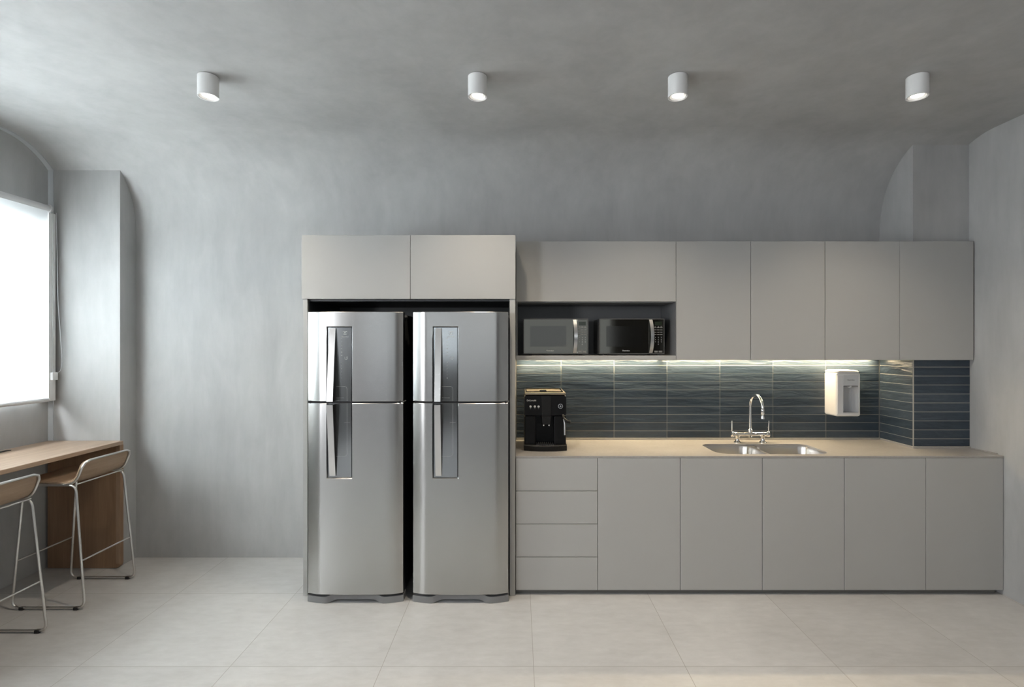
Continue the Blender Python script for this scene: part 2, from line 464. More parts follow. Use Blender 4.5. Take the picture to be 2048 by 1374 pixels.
# ------------------------------------------------------------------ roller blind on the window beside the desk
rb = thing('roller_blind', 'translucent white roller blind pulled down over the window at the left', 'blind')
xb = -3.325
DZ0 = 0.912
ya, yb_ = -0.4, Yof(281.3)-0.012
zr, zb = 2.567, 1.212
T('roller_tube', [(xb-0.012, ya, zr), (xb-0.012, yb_, zr)], 0.024, 'white', rb, 20)
B('fabric', (xb-0.0005, ya+0.01, zb), (xb+0.0005, yb_-0.012, zr), 'fabric', rb, bev=0)
T('bottom_bar', [(xb, ya+0.005, zb), (xb, yb_-0.008, zb)], 0.013, 'white', rb, 12)
L('end_cap', [(0.001, 0), (0.030, 0), (0.030, 0.012), (0.018, 0.018), (0.001, 0.018)], (xb-0.012, yb_, zr), 'white', rb, 24, 1)
B('side_channel', (XL+0.001, 3.642, zb-0.01), (-3.3215, 3.696, zr-0.03), 'lamp_white', rb, bev=0.002)
B('bracket', (XL+0.001, yb_+0.001, zr-0.02), (xb-0.012, yb_+0.008, zr+0.02), 'white', rb)
T('chain', [(-3.316, 3.668, zr), (-3.316, 3.668, 1.40)], 0.0022, 'white', rb, 6)
T('chain', fillet([(-3.312, 3.69, zr-0.02), (-3.300, 3.69, 1.9), (-3.278, 3.69, 1.62), (-3.270, 3.69, 1.47), (-3.283, 3.69, 1.41), (-3.312, 3.685, 1.40)], 0.1, 5), 0.0022, 'white_grey', rb, 6)
B('chain_holder', (-3.3205, 3.65, 1.350), (-3.300, 3.692, 1.405), 'lamp_white', rb, bev=0.003)

# ------------------------------------------------------------------ desk along the window
dk = thing('window_desk', 'oak wall desk with a waterfall end panel under the window', 'desk')
DX, DZ, DT = -2.853, 0.91, 0.028
yd1 = YCL-0.003
B('desktop', (XL+0.002, 0.2, DZ-DT), (DX, yd1, DZ), 'wood_top', dk, bev=0.003)
PR('end_panel', rr(XL+0.022, DX, 0.003, DZ-DT, [0, 0.03, 0, 0]), [], yd1-0.032, yd1, (0, 2, 1), 'wood_panel', dk, 30)
B('edge_strip', (DX-0.0275, yd1-0.0335, 0.035), (DX+0.0004, yd1-0.0322, DZ-DT-0.001), 'wood_edge', dk, bev=0)
lab(B('cable_grommet', (-3.352, 2.9, DZ+0.0002), (-3.318, Yof(305.7), DZ+0.004), 'black_matte', dk, bev=0.001), 'black cable grommet let into the desktop')

# ------------------------------------------------------------------ bar stools
def make_stool(label):
    st = thing('bar_stool', label, 'stool', 'oak and steel bar stools at the desk', (-2.84, 3.317, 0))
    ox = 2.84                                     # local x = world x + ox, local y from the stool's middle
    hy_b, hy_t = 0.205, 0.188
    for sgn in (-1, 1):
        pts = [(-2.690+ox, sgn*hy_t, 0.748), (-2.621+ox, sgn*hy_b, 0.0125), (-3.062+ox, sgn*hy_b, 0.0125), (-3.005+ox, sgn*hy_t, 0.748)]
        T('sled_leg', fillet(pts, [0.045, 0.05, 0.05, 0.045], 7, True), 0.0070, 'tube', st, 12, True)
        for fx in (-3.0, -2.672):
            lab(B('foot', (fx+ox-0.013, sgn*hy_b-0.011, 0.0005), (fx+ox+0.013, sgn*hy_b+0.011, 0.018), 'gasket', st, bev=0.003), 'black plastic foot')
    def at(xb_, xt, z): return xb_ + (xt-xb_)*z/0.748
    for xb_, xt in ((-2.621, -2.690), (-3.062, -3.005)):
        z = 0.292; x = at(xb_, xt, z)+ox; y = hy_b-(hy_b-hy_t)*z/0.748
        T('footrest', [(x, -y, z), (x, y, z)], 0.0050, 'tube', st, 10)
    T('cross_bar', [(-2.694+ox, -hy_t, 0.751), (-2.694+ox, hy_t, 0.751)], 0.0048, 'tube', st, 10)
    # shell: seat then a low back, in arc length v; u across the width
    pr = fillet([(-3.075, 0, 0.772), (-3.05, 0, 0.778), (-2.702, 0, 0.764), (-2.650, 0, 0.899)], [0, 0.02, 0.055, 0], 10)
    pr = [Vector((p.x+ox, 0, p.z)) for p in pr]
    dense = []
    for a, b in zip(pr, pr[1:]):
        k = max(1, int((b-a).length/0.012))
        for i in range(k): dense.append(a.lerp(b, i/k))
    dense.append(pr[-1]); s = [0]
    for a, b in zip(dense, dense[1:]): s.append(s[-1]+(b-a).length)
    Ltot = s[-1]; W = 0.192; rc = 0.045; rf = 0.05
    def half(v):
        if v > Ltot-rc: d = v-(Ltot-rc); return W-rc+math.sqrt(max(0, rc*rc-d*d))
        if v < rf: d = rf-v; return W-rf+math.sqrt(max(0, rf*rf-d*d))
        return W
    nu = 16; th = 0.010
    def normal(i):
        t = (dense[min(i+1, len(dense)-1)]-dense[max(i-1, 0)]).normalized(); return Vector((-t.z, 0, t.x))
    bm = bmesh.new(); top = []; bot = []
    for i, p in enumerate(dense):
        h = half(s[i]); nrm = normal(i); ra = []; rb_ = []
        for k in range(nu+1):
            y = h*(-1+2*k/nu)
            dish = 0.006*(1-(y/W)**2)
            q = Vector((p.x, y, p.z))-nrm*dish
            ra.append(bm.verts.new(q)); rb_.append(bm.verts.new(q-nrm*th))
        top.append(ra); bot.append(rb_)
    n = len(dense)
    for i in range(n-1):
        for k in range(nu):
            bm.faces.new((top[i][k], top[i][k+1], top[i+1][k+1], top[i+1][k])); bm.faces.new((bot[i][k], bot[i+1][k], bot[i+1][k+1], bot[i][k+1]))
        bm.faces.new((top[i][0], top[i+1][0], bot[i+1][0], bot[i][0])); bm.faces.new((top[i][nu], bot[i][nu], bot[i+1][nu], top[i+1][nu]))
    for i in (0, n-1):
        for k in range(nu):
            bm.faces.new((top[i][k], bot[i][k], bot[i][k+1], top[i][k+1]))
    done('seat_shell', bm, 'wood_seat', st, 40)
    rim = []
    step = 2
    idx = list(range(0, n, step))
    if idx[-1] != n-1: idx.append(n-1)
    L_ = []; R_ = []
    for i in idx:
        nrm = normal(i); p = dense[i]-nrm*(th+0.005); h = half(s[i])-0.002
        L_.append(Vector((p.x, -h, p.z))); R_.append(Vector((p.x, h, p.z)))
    T('rim_tube', L_+R_[::-1], 0.0068, 'tube', st, 10, True)
    return st
stool = make_stool('oak bar stool with steel sled legs, pulled up right at the desk end panel')
def copy_thing(o, delta, label):
    r = o.copy(); C.objects.link(r); r.location = o.location+Vector(delta); r['label'] = label
    for ch in list(o.children):
        c = ch.copy(); C.objects.link(c); c.parent = r
        for g in list(ch.children):
            d = g.copy(); C.objects.link(d); d.parent = c
    return r
copy_thing(stool, (0, -0.66, 0), 'oak bar stool cut off by the left edge of the photo, nearer the camera')

# ------------------------------------------------------------------ ceiling downlights
def downlight(x, y, label):
    d = thing('ceiling_spotlight', label, 'ceiling light', 'white cylinder spotlights on the ceiling', (x, y, ZC))
    R, H = 0.0505, 0.111
    L('housing', [(R-0.006, -0.0005), (R-0.006, -0.004), (R, -0.004), (R, -H), (R-0.005, -H), (R-0.005, -H+0.004), (R-0.009, -H+0.003), (0.036, -H+0.012), (0.001, -H+0.0125)], (0, 0, 0), 'lamp_white', d, 48)
    L('lens', [(0.001, -H+0.007), (0.028, -H+0.007), (0.031, -H+0.0115), (0.001, -H+0.0115)], (0, 0, 0), 'lens', d, 40)
    l = bpy.data.lights.new('spot_beam', 'SPOT'); l.energy = DOWNLIGHT_W; l.color = WARM
    l.spot_size = math.radians(118); l.spot_blend = 1.0; l.shadow_soft_size = 0.035
    lo = bpy.data.objects.new('spot_beam', l); C.objects.link(lo); lo.parent = d; lo.location = (0, 0, -H-0.004)
    return d
yl = Yof(378.5)
for px, t in ((416.5, 'white cylinder ceiling spotlight furthest left, above the bare wall'),
              (955, 'white cylinder ceiling spotlight above the right-hand refrigerator'),
              (1355.5, 'white cylinder ceiling spotlight above the microwaves, second from the right'),
              (1834.5, 'white cylinder ceiling spotlight nearest the right wall')):
    downlight(X(px, 378.5), yl, t)

# ------------------------------------------------------------------ tall refrigerator cabinet
YF = Yof(314)
tc = thing('tall_cabinet', 'greige tall cabinet framing the two refrigerators with two doors on top', 'cabinet')
z_dt, z_db = 2.300, 1.893
x0, xm, x1 = -1.382, X(820.7, 314), -0.019
B('side_panel', (-1.374, YF+0.004, 0.001), (-1.345, YB-0.002, z_db), 'laminate', tc)
B('side_panel', (-0.056, YF+0.004, 0.001), (-0.020, YB-0.002, z_db), 'laminate', tc)
B('box_carcass', (-1.378, YF+0.022, z_db+0.002), (-0.023, YB-0.002, z_dt-0.003), 'laminate', tc)
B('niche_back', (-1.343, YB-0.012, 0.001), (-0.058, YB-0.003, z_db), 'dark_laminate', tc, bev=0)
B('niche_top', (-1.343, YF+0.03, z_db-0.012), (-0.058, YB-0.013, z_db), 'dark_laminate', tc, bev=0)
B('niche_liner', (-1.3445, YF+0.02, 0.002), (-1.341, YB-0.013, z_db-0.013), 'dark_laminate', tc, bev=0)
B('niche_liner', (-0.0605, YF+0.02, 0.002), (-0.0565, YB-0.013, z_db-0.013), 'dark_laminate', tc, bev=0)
B('door', (x0, YF, z_db), (xm-0.0015, YF+0.02, z_dt), 'laminate', tc, bev=0.0012)
B('door', (xm+0.0015, YF, z_db), (x1, YF+0.02, z_dt), 'laminate', tc, bev=0.0012)

# ------------------------------------------------------------------ refrigerators
def make_fridge(x, label):
    W = 0.593; Yd = Yof(323.5); BUL = 0.030
    fr = thing('refrigerator', label, 'refrigerator', 'stainless two-door refrigerators', (x+W/2, YF+0.3, 0))
    O = Vector((x+W/2, YF+0.3, 0))
    def loc(p): return (p[0], p[1]-O.y, p[2])
    def yf(u):                       # nearly flat front that turns back in a rounded band along each side
        t = abs(u/(W/2)); return Yd + 0.008*t*t + 0.022*max(0.0, (t-0.70)/0.30)**1.7
    Yk = Yd+0.085
    z0, zs0, zs1, z1 = 0.053, 1.2395, 1.2505, 1.806
    rx0, rx1 = -W/2+0.124, -W/2+0.285; rzb, rzt = 0.772, 1.716; wv = 0.008; dep = 0.013
    def sm(t): t = max(0, min(1, t)); return t*t*(3-2*t)
    def rec(u, z):
        a = min(sm((u-rx0)/wv), sm((rx1-u)/wv), sm((z-rzb)/wv), sm((rzt-z)/wv)); return dep*a
    B_ = fr
    bm = bmesh.new()
    box(bm, loc((-W/2+0.006, Yk+0.006, 0.03)), loc((W/2-0.006, YB-0.03, z1-0.012)), 0.004)
    body = done('cabinet_body', bm, 'fridge_side', fr)
    doors = []
    for nm, za, zb2 in (('fridge_door', z0, zs0), ('freezer_door', zs1, z1)):
        us = sorted(set([-W/2+W*i/56 for i in range(57)] + [rx0+wv*k/4 for k in range(5)] + [rx1-wv*k/4 for k in range(5)]))
        zz = set([za, za+0.003, zb2-0.003, zb2] + [za+(zb2-za)*i/8 for i in range(1, 8)])
        for e in (rzb, rzt):
            for k in range(5):
                q = e+(wv*k/4 if e == rzb else -wv*k/4)
                if za < q < zb2: zz.add(q)
        zz = sorted(zz)
        bm = bmesh.new(); G = []
        for z in zz:
            ed = 0.0025 if z in (za, zb2) else 0.0
            G.append([bm.verts.new(loc((u, yf(u)+rec(u, z)+ed, z))) for u in us])
        for a, b in zip(G, G[1:]):
            for k in range(len(us)-1): bm.faces.new((a[k], a[k+1], b[k+1], b[k]))
        ring = G[0] + [g[-1] for g in G[1:]] + G[-1][-2::-1] + [g[0] for g in G[-2:0:-1]]
        back = [bm.verts.new((v.co.x, Yk-O.y, v.co.z)) for v in ring]
        for k in range(len(ring)):
            j = (k+1) % len(ring); bm.faces.new((ring[k], back[k], back[j], ring[j]))
        bm.faces.new(back)
        d = done(nm, bm, 'fridge', fr, 35); doors.append(d)
        # grey mirror panel in the recess
        pa, pb = max(za+0.001, rzb+wv), min(zb2-0.001, rzt-wv)
        bm = bmesh.new(); n = 10; A = []; D = []
        for z in (pa, pb):
            A.append([bm.verts.new(loc((rx0+wv+(rx1-rx0-2*wv)*k/n, yf(rx0+wv+(rx1-rx0-2*wv)*k/n)+dep-0.003, z))) for k in range(n+1)])
            D.append([bm.verts.new(loc((rx0+wv+(rx1-rx0-2*wv)*k/n, yf(rx0+wv+(rx1-rx0-2*wv)*k/n)+dep-0.0002, z))) for k in range(n+1)])
        for k in range(n):
            bm.faces.new((A[0][k], A[0][k+1], A[1][k+1], A[1][k])); bm.faces.new((D[0][k], D[1][k], D[1][k+1], D[0][k+1]))
            for i in (0, 1): bm.faces.new((A[i][k], D[i][k], D[i][k+1], A[i][k+1]))
        for k in (0, n): bm.faces.new((A[0][k], A[1][k], D[1][k], D[0][k]))
        lab(done('display_panel', bm, 'panel_glass', d, 40), 'grey mirrored display strip')
        # wedge shaped handle: widest where the two doors meet
        hx0, hx1 = -W/2+0.1435, -W/2+0.181
        yb0 = yf(hx0)+dep-0.004
        zf, zn = (rzt-0.012, zs1+0.004) if nm == 'freezer_door' else (rzb+0.018, zs0-0.005)
        N = 14; fr_pts = []
        for k in range(N+1):
            t = k/N; zz_ = zf+(zn-zf)*t
            yy = Yd+0.002-0.050*(t**0.85)
            fr_pts.append((yy, zz_))
        poly = [(p[0]-O.y, p[1]) for p in fr_pts] + [(p[0]-O.y+0.006, p[1]) for p in fr_pts[::-1]]
        PR('handle', poly, [], hx0, hx1, (1, 2, 0), 'handle', d, 40)
        poly = [(p[0]-O.y+0.0062, p[1]) for p in fr_pts[1:]] + [(yb0-O.y, zn), (yb0-O.y, zf)]
        lab(PR('handle_grip', poly, [], hx0+0.006, hx1-0.0015, (1, 2, 0), 'black_matte', d), 'black inner grip of the handle')
        # printed marks
        bm = bmesh.new(); yp = lambda u: yf(u)+dep-0.0034
        def stroke(pts, r=0.0007):
            tube(bm, [loc((p[0], yp(p[0]), p[1])) for p in pts], r, 5)
        e = rx1-0.035
        if nm == 'freezer_door':
            stroke([(hx1+0.002, 1.343), (e-0.016, 1.343), (e-0.005, 1.339), (e, 1.328), (e, zs1+0.002)])
            stroke([(hx1+0.002, 1.272), (hx1+0.05, 1.272)])
            lab(done('printed_frame', bm, 'mark', d), 'pale printed outline on the display strip')
            bm = bmesh.new()
            cu, cz = rx0+0.092, 1.640
            for k in range(6): stroke([(cu-0.004, cz-0.021*k), (cu+0.003, cz-0.021*k)], 0.0011)
            for k in range(6): stroke([(cu-0.004, cz-0.150-0.019*k), (cu+0.002, cz-0.150-0.019*k)], 0.0009)
            lab(done('printed_scale', bm, 'mark', d), 'pale column of printed dashes')
            bm = bmesh.new()
            # small outline sign beside the dashes
            a, b = rx0+0.112, 1.528
            stroke([(a, b), (a, b-0.014), (a+0.004, b-0.017), (a+0.013, b-0.017), (a+0.016, b-0.012), (a+0.019, b), (a+0.010, b-0.002), (a+0.010, b-0.010)], 0.0008)
        else:
            stroke([(e, zs0-0.002), (e, 0.925), (e-0.005, 0.914), (e-0.016, 0.910), (hx1+0.002, 0.910)])
            lab(done('printed_frame', bm, 'mark', d), 'pale printed outline on the display strip')
            bm = bmesh.new(); stroke([(hx1+0.05, 1.118), (rx1-0.018, 1.118)], 0.0005)
        lab(done('panel_print', bm, 'mark', d), 'pale printed lines on the display strip')
        if nm == 'freezer_door':
            um = rx0+0.113; yy = yf(um)+dep-0.0038-O.y
            bm = bmesh.new()
            q = 0.0125; cz = 1.673      # ring open at the top with two curls meeting over a base stroke
            arc = lambda cx, cy, r, a0, a1: [(um+cx+r*math.cos(math.radians(a0+(a1-a0)*i/12)), yy, cz+cy+r*math.sin(math.radians(a0+(a1-a0)*i/12))) for i in range(13)]
            tube(bm, arc(-0.56*q, 0.35*q, 0.5*q, 165, -60), 0.0014, 6); tube(bm, arc(0.56*q, 0.35*q, 0.5*q, 15, 240), 0.0014, 6)
            tube(bm, arc(0, 0.45*q, 1.15*q, 215, 325), 0.0014, 6)
            done('emblem', bm, 'mark', d)
            text('brand_lettering', 'Electrolux', 0.0105, (um, yy, 1.651), 'mark', d)
    # dark band between the doors, hinge on the right
    B('door_gap', loc((-W/2+0.012, Yd+0.022, zs0-0.003)), loc((W/2-0.012, Yk+0.004, zs1+0.003)), 'gasket', fr, bev=0)
    bm = bmesh.new(); lathe(bm, [(0.001, 0), (0.007, 0), (0.007, 0.009), (0.001, 0.009)], loc((W/2-0.035, Yd+0.03, zs0+0.001)), 14)
    box(bm, loc((W/2-0.03, Yd+0.028, zs0+0.004)), loc((W/2+0.004, Yk+0.02, zs0+0.008)), 0)
    done('hinge', bm, 'grille', fr)
    bm = bmesh.new(); box(bm, loc((W/2-0.03, Yk+0.004, 1.775)), loc((W/2+0.004, Yk+0.05, 1.79)), 0.002); done('top_hinge', bm, 'grille', fr)
    # base grille with an arched toe space
    zt_ = [0.046]*20; bm = bmesh.new(); n = 40; rings = []
    def bottom(t):
        a = abs(t-0.5)*2
        if a > 0.62: return 0.001
        if a < 0.30: return 0.021
        q = (0.62-a)/0.32; return 0.001+0.020*sm(q)
    def topz(t):
        a = abs(t-0.5)*2
        if a > 0.62: return 0.040
        if a < 0.46: return 0.050
        return 0.040+0.010*sm((0.62-a)/0.16)
    def setb(t):
        a = abs(t-0.5)*2
        if a > 0.62: return 0.0
        if a < 0.40: return 0.022
        return 0.022*sm((0.62-a)/0.22)
    for i in range(n+1):
        t = i/n; u = (-W/2-0.002)+(W+0.004)*t; y = Yd-0.006+BUL*1.15*abs(2*t-1)**3.0+setb(t)
        rings.append([loc((u, y, bottom(t))), loc((u, Yk+0.02, bottom(t)+0.0)), loc((u, Yk+0.02, topz(t))), loc((u, y, topz(t)))])
    loft(bm, rings); done('base_grille', bm, 'grille', fr, 30)
    return fr
f1 = make_fridge(-1.313, 'stainless two-door refrigerator on the left, beside the bare wall')
copy_thing(f1, (0.656, 0, 0), 'stainless two-door refrigerator on the right, beside the drawers')

# ------------------------------------------------------------------ base cabinets
SB = 312.5; YC0 = Yof(SB)
CT, CTH = 0.890, 0.012
zt0, zb0 = 0.8765, 0.0315
cab_px = [1031, 1195.3, 1360.5, 1524.7, 1688.8, 1851.8, 2007.0]
CXs = [X(p, SB) for p in cab_px]
CXs[0] = -0.017
def carcass(name, a, b, label, cat='cabinet', group=None):
    t = thing(name, label, cat, group, ((a+b)/2, YC0+0.3, 0))
    bm = bmesh.new(); ox, oy = (a+b)/2, YC0+0.3
    y0, y1 = YC0+0.021, (YB-0.012 if b < 2.7 else YCR-0.012)
    z0, z1 = 0.031, CT-CTH-0.0015
    th = 0.016; a_, b_ = a+0.0006, b-0.0006
    def bx(lo, hi): box(bm, (lo[0]-ox, lo[1]-oy, lo[2]), (hi[0]-ox, hi[1]-oy, hi[2]), 0)
    bx((a_, y0, z0), (a_+th, y1, z1)); bx((b_-th, y0, z0), (b_, y1, z1))
    bx((a_+th, y0, z0), (b_-th, y1, z0+th)); bx((a_+th, y1-0.006, z0+th), (b_-th, y1, z1)); bx((a_+th, y0, z1-0.05), (b_-th, y0+0.016, z1-0.0))
    done('carcass', bm, 'laminate', t)
    return t, ox, oy
def front(t, ox, oy, name, a, b, z0, z1, mat='laminate', yf=None):
    y = YC0 if yf is None else yf
    return B(name, (a-ox, y-oy, z0), (b-ox, y+0.019-oy, z1), mat, t, bev=0.0012)
g = 0.0016
t, ox, oy = carcass('drawer_cabinet', CXs[0], CXs[1], 'greige base cabinet with a stack of four drawers, beside the refrigerators')
dz = (zt0-zb0)/4
for k in range(4):
    front(t, ox, oy, 'drawer', CXs[0]+g, CXs[1]-g, zb0+dz*k+(g if k else 0), zb0+dz*(k+1)-(g if k < 3 else 0))
for a, b, doors, lb in ((CXs[1], CXs[2], [CXs[1], CXs[2]], 'greige one-door base cabinet directly right of the four drawers'),
                        (CXs[2], CXs[4], [CXs[2], CXs[3], CXs[4]], 'greige two-door base cabinet holding the sink'),
                        (CXs[4], CXs[5], [CXs[4], CXs[5]], 'greige one-door base cabinet right of the sink, under the purifier'),
                        (CXs[5], CXs[6], [CXs[5], CXs[6]], 'greige one-door base cabinet against the right wall, below the tiled column')):
    t, ox, oy = carcass('base_cabinet' if len(doors) == 2 else 'sink_cabinet', a, b, lb, group='greige base cabinets with doors')
    for q in range(len(doors)-1):
        front(t, ox, oy, 'door', doors[q]+g, doors[q+1]-g, zb0, zt0)
pk = B('plinth', (CXs[0], YC0+0.030, 0.0005), (XR-0.03, YC0+0.046, 0.0295), 'plinth', bev=0.001)
tag(pk, 'low grey plinth under the row of base cabinets', 'plinth')

# ------------------------------------------------------------------ countertop with sink cut-out
sx0, sx1, sy0, sy1 = 1.300, 2.050, Yof(307.5), Yof(279)
outer = [(-0.018, YC0-0.001), (CXs[-1]+0.003, YC0-0.001), (XR-0.001, YC0+0.02), (XR-0.001, YCR-0.0012), (2.7185, YCR-0.0012), (2.7185, YB-0.0015), (-0.018, YB-0.0015)]
hole = rr(sx0, sx1, sy0, sy1, [0.10, 0.10, 0.06, 0.06], 8)
ct = thing('countertop', 'beige stone countertop running over the base cabinets', 'countertop')
PR('slab', outer, [hole], CT-CTH, CT, (0, 1, 2), 'stone', ct)
us_h = 0.012
B('upstand', (-0.016, YB-0.0195, CT+0.0002), (2.708, YB-0.0015, CT+us_h), 'stone', ct)
B('upstand', (2.7085, YCR-0.0010, CT+0.0002), (2.7185, YB-0.0015, CT+us_h), 'stone', ct)
B('upstand', (2.7085, YCR-0.0195, CT+0.0002), (XR-0.001, YCR-0.0013, CT+us_h), 'stone', ct)
B('upstand', (XR-0.010, YC0+0.04, CT+0.0002), (XR-0.001, YCR-0.02, CT+0.008), 'stone', ct)
bm = bmesh.new()
sk = thing('kitchen_sink', 'double-bowl stainless undermount sink set into the beige countertop', 'sink')
ze = CT-CTH-0.0008
xmid = 1.655
bowls = [(sx0-0.006, xmid-0.012), (xmid+0.012, sx1+0.006)]
PR('rim', rr(sx0-0.025, sx1+0.025, sy0-0.02, sy1+0.02, 0.09, 8), [rr(a+0.0, b-0.0, sy0-0.004, sy1+0.004, 0.07, 8) for a, b in bowls], ze-0.002, ze, (0, 1, 2), 'sink', sk)
for a, b in bowls:
    bm = bmesh.new(); rings = []
    for (d, z) in ((0, ze-0.002), (0.004, ze-0.02), (0.008, ze-0.13), (0.02, ze-0.155), (0.05, ze-0.165)):
        rings.append([(p[0], p[1], z) for p in rr(a+d, b-d, sy0-0.004+d, sy1+0.004-d, 0.07, 8)])
    loft(bm, rings, False, True); bw = done('bowl', bm, 'sink', sk, 40)
    L('drain', [(0.001, 0), (0.042, 0), (0.042, 0.003), (0.03, 0.003), (0.028, 0.001), (0.001, 0.001)], ((a+b)/2, (sy0+sy1)/2, ze-0.165), 'chrome', bw, 24)

# ------------------------------------------------------------------ bridge faucet
fy = Yof(275); fc = X(1500.3, 275)
fa = thing('kitchen_faucet', 'chrome bridge faucet with a swan-neck spout behind the sink', 'faucet', None, (fc, fy, CT))
zbar = 0.062
for sg in (-1, 1):
    L('base_post', [(0.001, 0.0003), (0.026, 0.0003), (0.026, 0.004), (0.016, 0.012), (0.013, 0.018), (0.013, zbar-0.02), (0.016, zbar-0.014), (0.016, zbar), (0.001, zbar)], (sg*0.0925, 0, 0), 'chrome', fa, 24)
bm = bmesh.new()
lathe(bm, [(0.001, -0.118), (0.017, -0.118), (0.017, -0.092), (0.0155, -0.09), (0.0155, 0.09), (0.017, 0.092), (0.017, 0.118), (0.001, 0.118)], (0, 0, zbar), 24, 0)
done('bridge_bar', bm, 'chrome', fa, 40)
for sg in (-1, 1):
    kn = L('tap_knob', [(0.001, 0), (0.019, 0), (0.021, 0.004), (0.021, 0.018), (0.015, 0.022), (0.001, 0.022)] if sg > 0 else [(0.001, 0), (0.019, 0), (0.021, -0.004), (0.021, -0.018), (0.015, -0.022), (0.001, -0.022)], (sg*0.118, 0, zbar), 'chrome', fa, 24, 0)
    T('lever', [(sg*0.132, 0, zbar+0.012), (sg*0.133, -0.002, zbar+0.06), (sg*0.134, -0.004, zbar+0.098)], [0.0052, 0.0045, 0.004], 'chrome', kn, 10)
L('spout_collar', [(0.001, 0.0), (0.013, 0.0), (0.013, 0.035), (0.017, 0.037), (0.017, 0.058), (0.0125, 0.062), (0.001, 0.062)], (0, 0, zbar-0.022), 'chrome', fa, 24)
Rg = 0.085; zs = 0.268; pts = [(0, 0, zbar+0.03), (0, 0, zs)]
for i in range(1, 15):
    a = PI*i/15*1.02; pts.append((0, -Rg+Rg*math.cos(a), zs+Rg*math.sin(a)))
pts.append((0, -2*Rg+0.001, zs-0.01))
T('spout', [(x+0.010*min(1, max(0, -y/0.17)), y, z) for x, y, z in pts], 0.0105, 'chrome', fa, 16)
L('spray_tip', [(0.001, 0), (0.0145, 0), (0.0145, 0.006), (0.011, 0.018), (0.0105, 0.032), (0.0125, 0.036), (0.0125, 0.062), (0.011, 0.068), (0.001, 0.068)], (0.010, -2*Rg+0.001, zs-0.072), 'chrome', fa, 20)

# ------------------------------------------------------------------ tiles
def tiles(name, cells, lo_face, axes, thick, label):
    """cells (u0,u1,z0,z1) stand on a grout bed; axes: u axis and the outward axis with its sign"""
    bm = bmesh.new(); ua, na, sg = axes
    U0 = min(c[0] for c in cells); U1 = max(c[1] for c in cells); z0 = min(c[2] for c in cells); z1 = max(c[3] for c in cells)
    def b3(u0, u1, za, zb, d0, d1, bev, mi):
        lo = [0, 0, 0]; hi = [0, 0, 0]
        lo[ua], hi[ua] = u0, u1; lo[2], hi[2] = za, zb
        n0, n1 = lo_face+sg*d0, lo_face+sg*d1; lo[na], hi[na] = min(n0, n1), max(n0, n1)
        box(bm, lo, hi, bev, 2, mi)
    b3(U0, U1, z0, z1, 0.0006, thick-0.0016, 0, 1)
    for c in cells:
        j = 0.0016
        b3(c[0]+j, c[1]-j, c[2]+j, c[3]-j, 0.001, thick+random.uniform(-0.0004, 0.0006), 0.0009, 0)
    o = done(name, bm, ['tile', 'grout'])
    return tag(o, label, 'tiled backsplash')
ZT0 = CT+us_h+0.0006; rows = [ZT0] + [0.893+0.0617*k for k in range(1, 10)] + [1.497]
cols = [-0.016, 0.320, 0.718, 1.116, 1.514, 1.912, 2.310, 2.7085]
tiles('tile_backsplash', [(a, b, c, d) for a, b in zip(cols, cols[1:]) for c, d in zip(rows, rows[1:])], YB, (0, 1, -1), 0.009,
      'dark blue glazed tile backsplash along the back wall above the counter')
tiles('column_side_tiles', [(YCR-0.009, YB-0.0105, c, d) for c, d in zip(rows, rows[1:])], 2.720, (1, 0, -1), 0.009,
      'blue tiles on the lit side face of the right column, beside the purifier')
tiles('column_front_tiles', [(2.7205, XR-0.0012, c, d) for c, d in zip(rows, rows[1:])], YCR, (0, 1, -1), 0.009,
      'unlit dark blue tiles on the front of the right column')

# ------------------------------------------------------------------ wall cabinets
SU = 294.0; YU = Yof(SU)
zu1, zu0 = Z(482.6, SU), Z(720.0, SU)
ux = [-0.018] + [X(p, SU) for p in (1352.2, 1501.6, 1650.2, 1799.4, 1947.6)]
zn1 = Z(603, SU); zsh = Z(711.3, SU)
nc = thing('niche_cabinet', 'greige wall cabinet with a lift-up door above the open microwave niche', 'cabinet')
B('door', (ux[0]+g, YU, zn1), (ux[1]-g, YU+0.019, zu1), 'laminate', nc, bev=0.0012)
B('box_carcass', (ux[0]+0.001, YU+0.021, zn1+0.001), (ux[1]-0.001, YB-0.002, zu1-0.002), 'laminate', nc)
B('niche_shelf', (ux[0]+0.001, YU, zu0), (ux[1]-0.001, YB-0.013, zsh), 'laminate', nc)
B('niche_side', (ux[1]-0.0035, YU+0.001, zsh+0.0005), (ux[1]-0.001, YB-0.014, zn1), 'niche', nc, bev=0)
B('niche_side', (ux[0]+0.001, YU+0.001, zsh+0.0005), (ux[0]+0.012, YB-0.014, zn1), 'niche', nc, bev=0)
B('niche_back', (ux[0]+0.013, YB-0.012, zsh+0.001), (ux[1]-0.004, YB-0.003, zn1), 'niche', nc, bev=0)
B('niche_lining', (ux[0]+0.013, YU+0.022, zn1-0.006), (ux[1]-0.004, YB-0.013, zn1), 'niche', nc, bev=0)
names = ['greige one-door wall cabinet directly right of the microwave niche',
         'greige one-door wall cabinet straight above the sink, second right of the niche',
         'greige one-door wall cabinet above the white water purifier',
         'greige one-door wall cabinet at the right wall, covering the column']
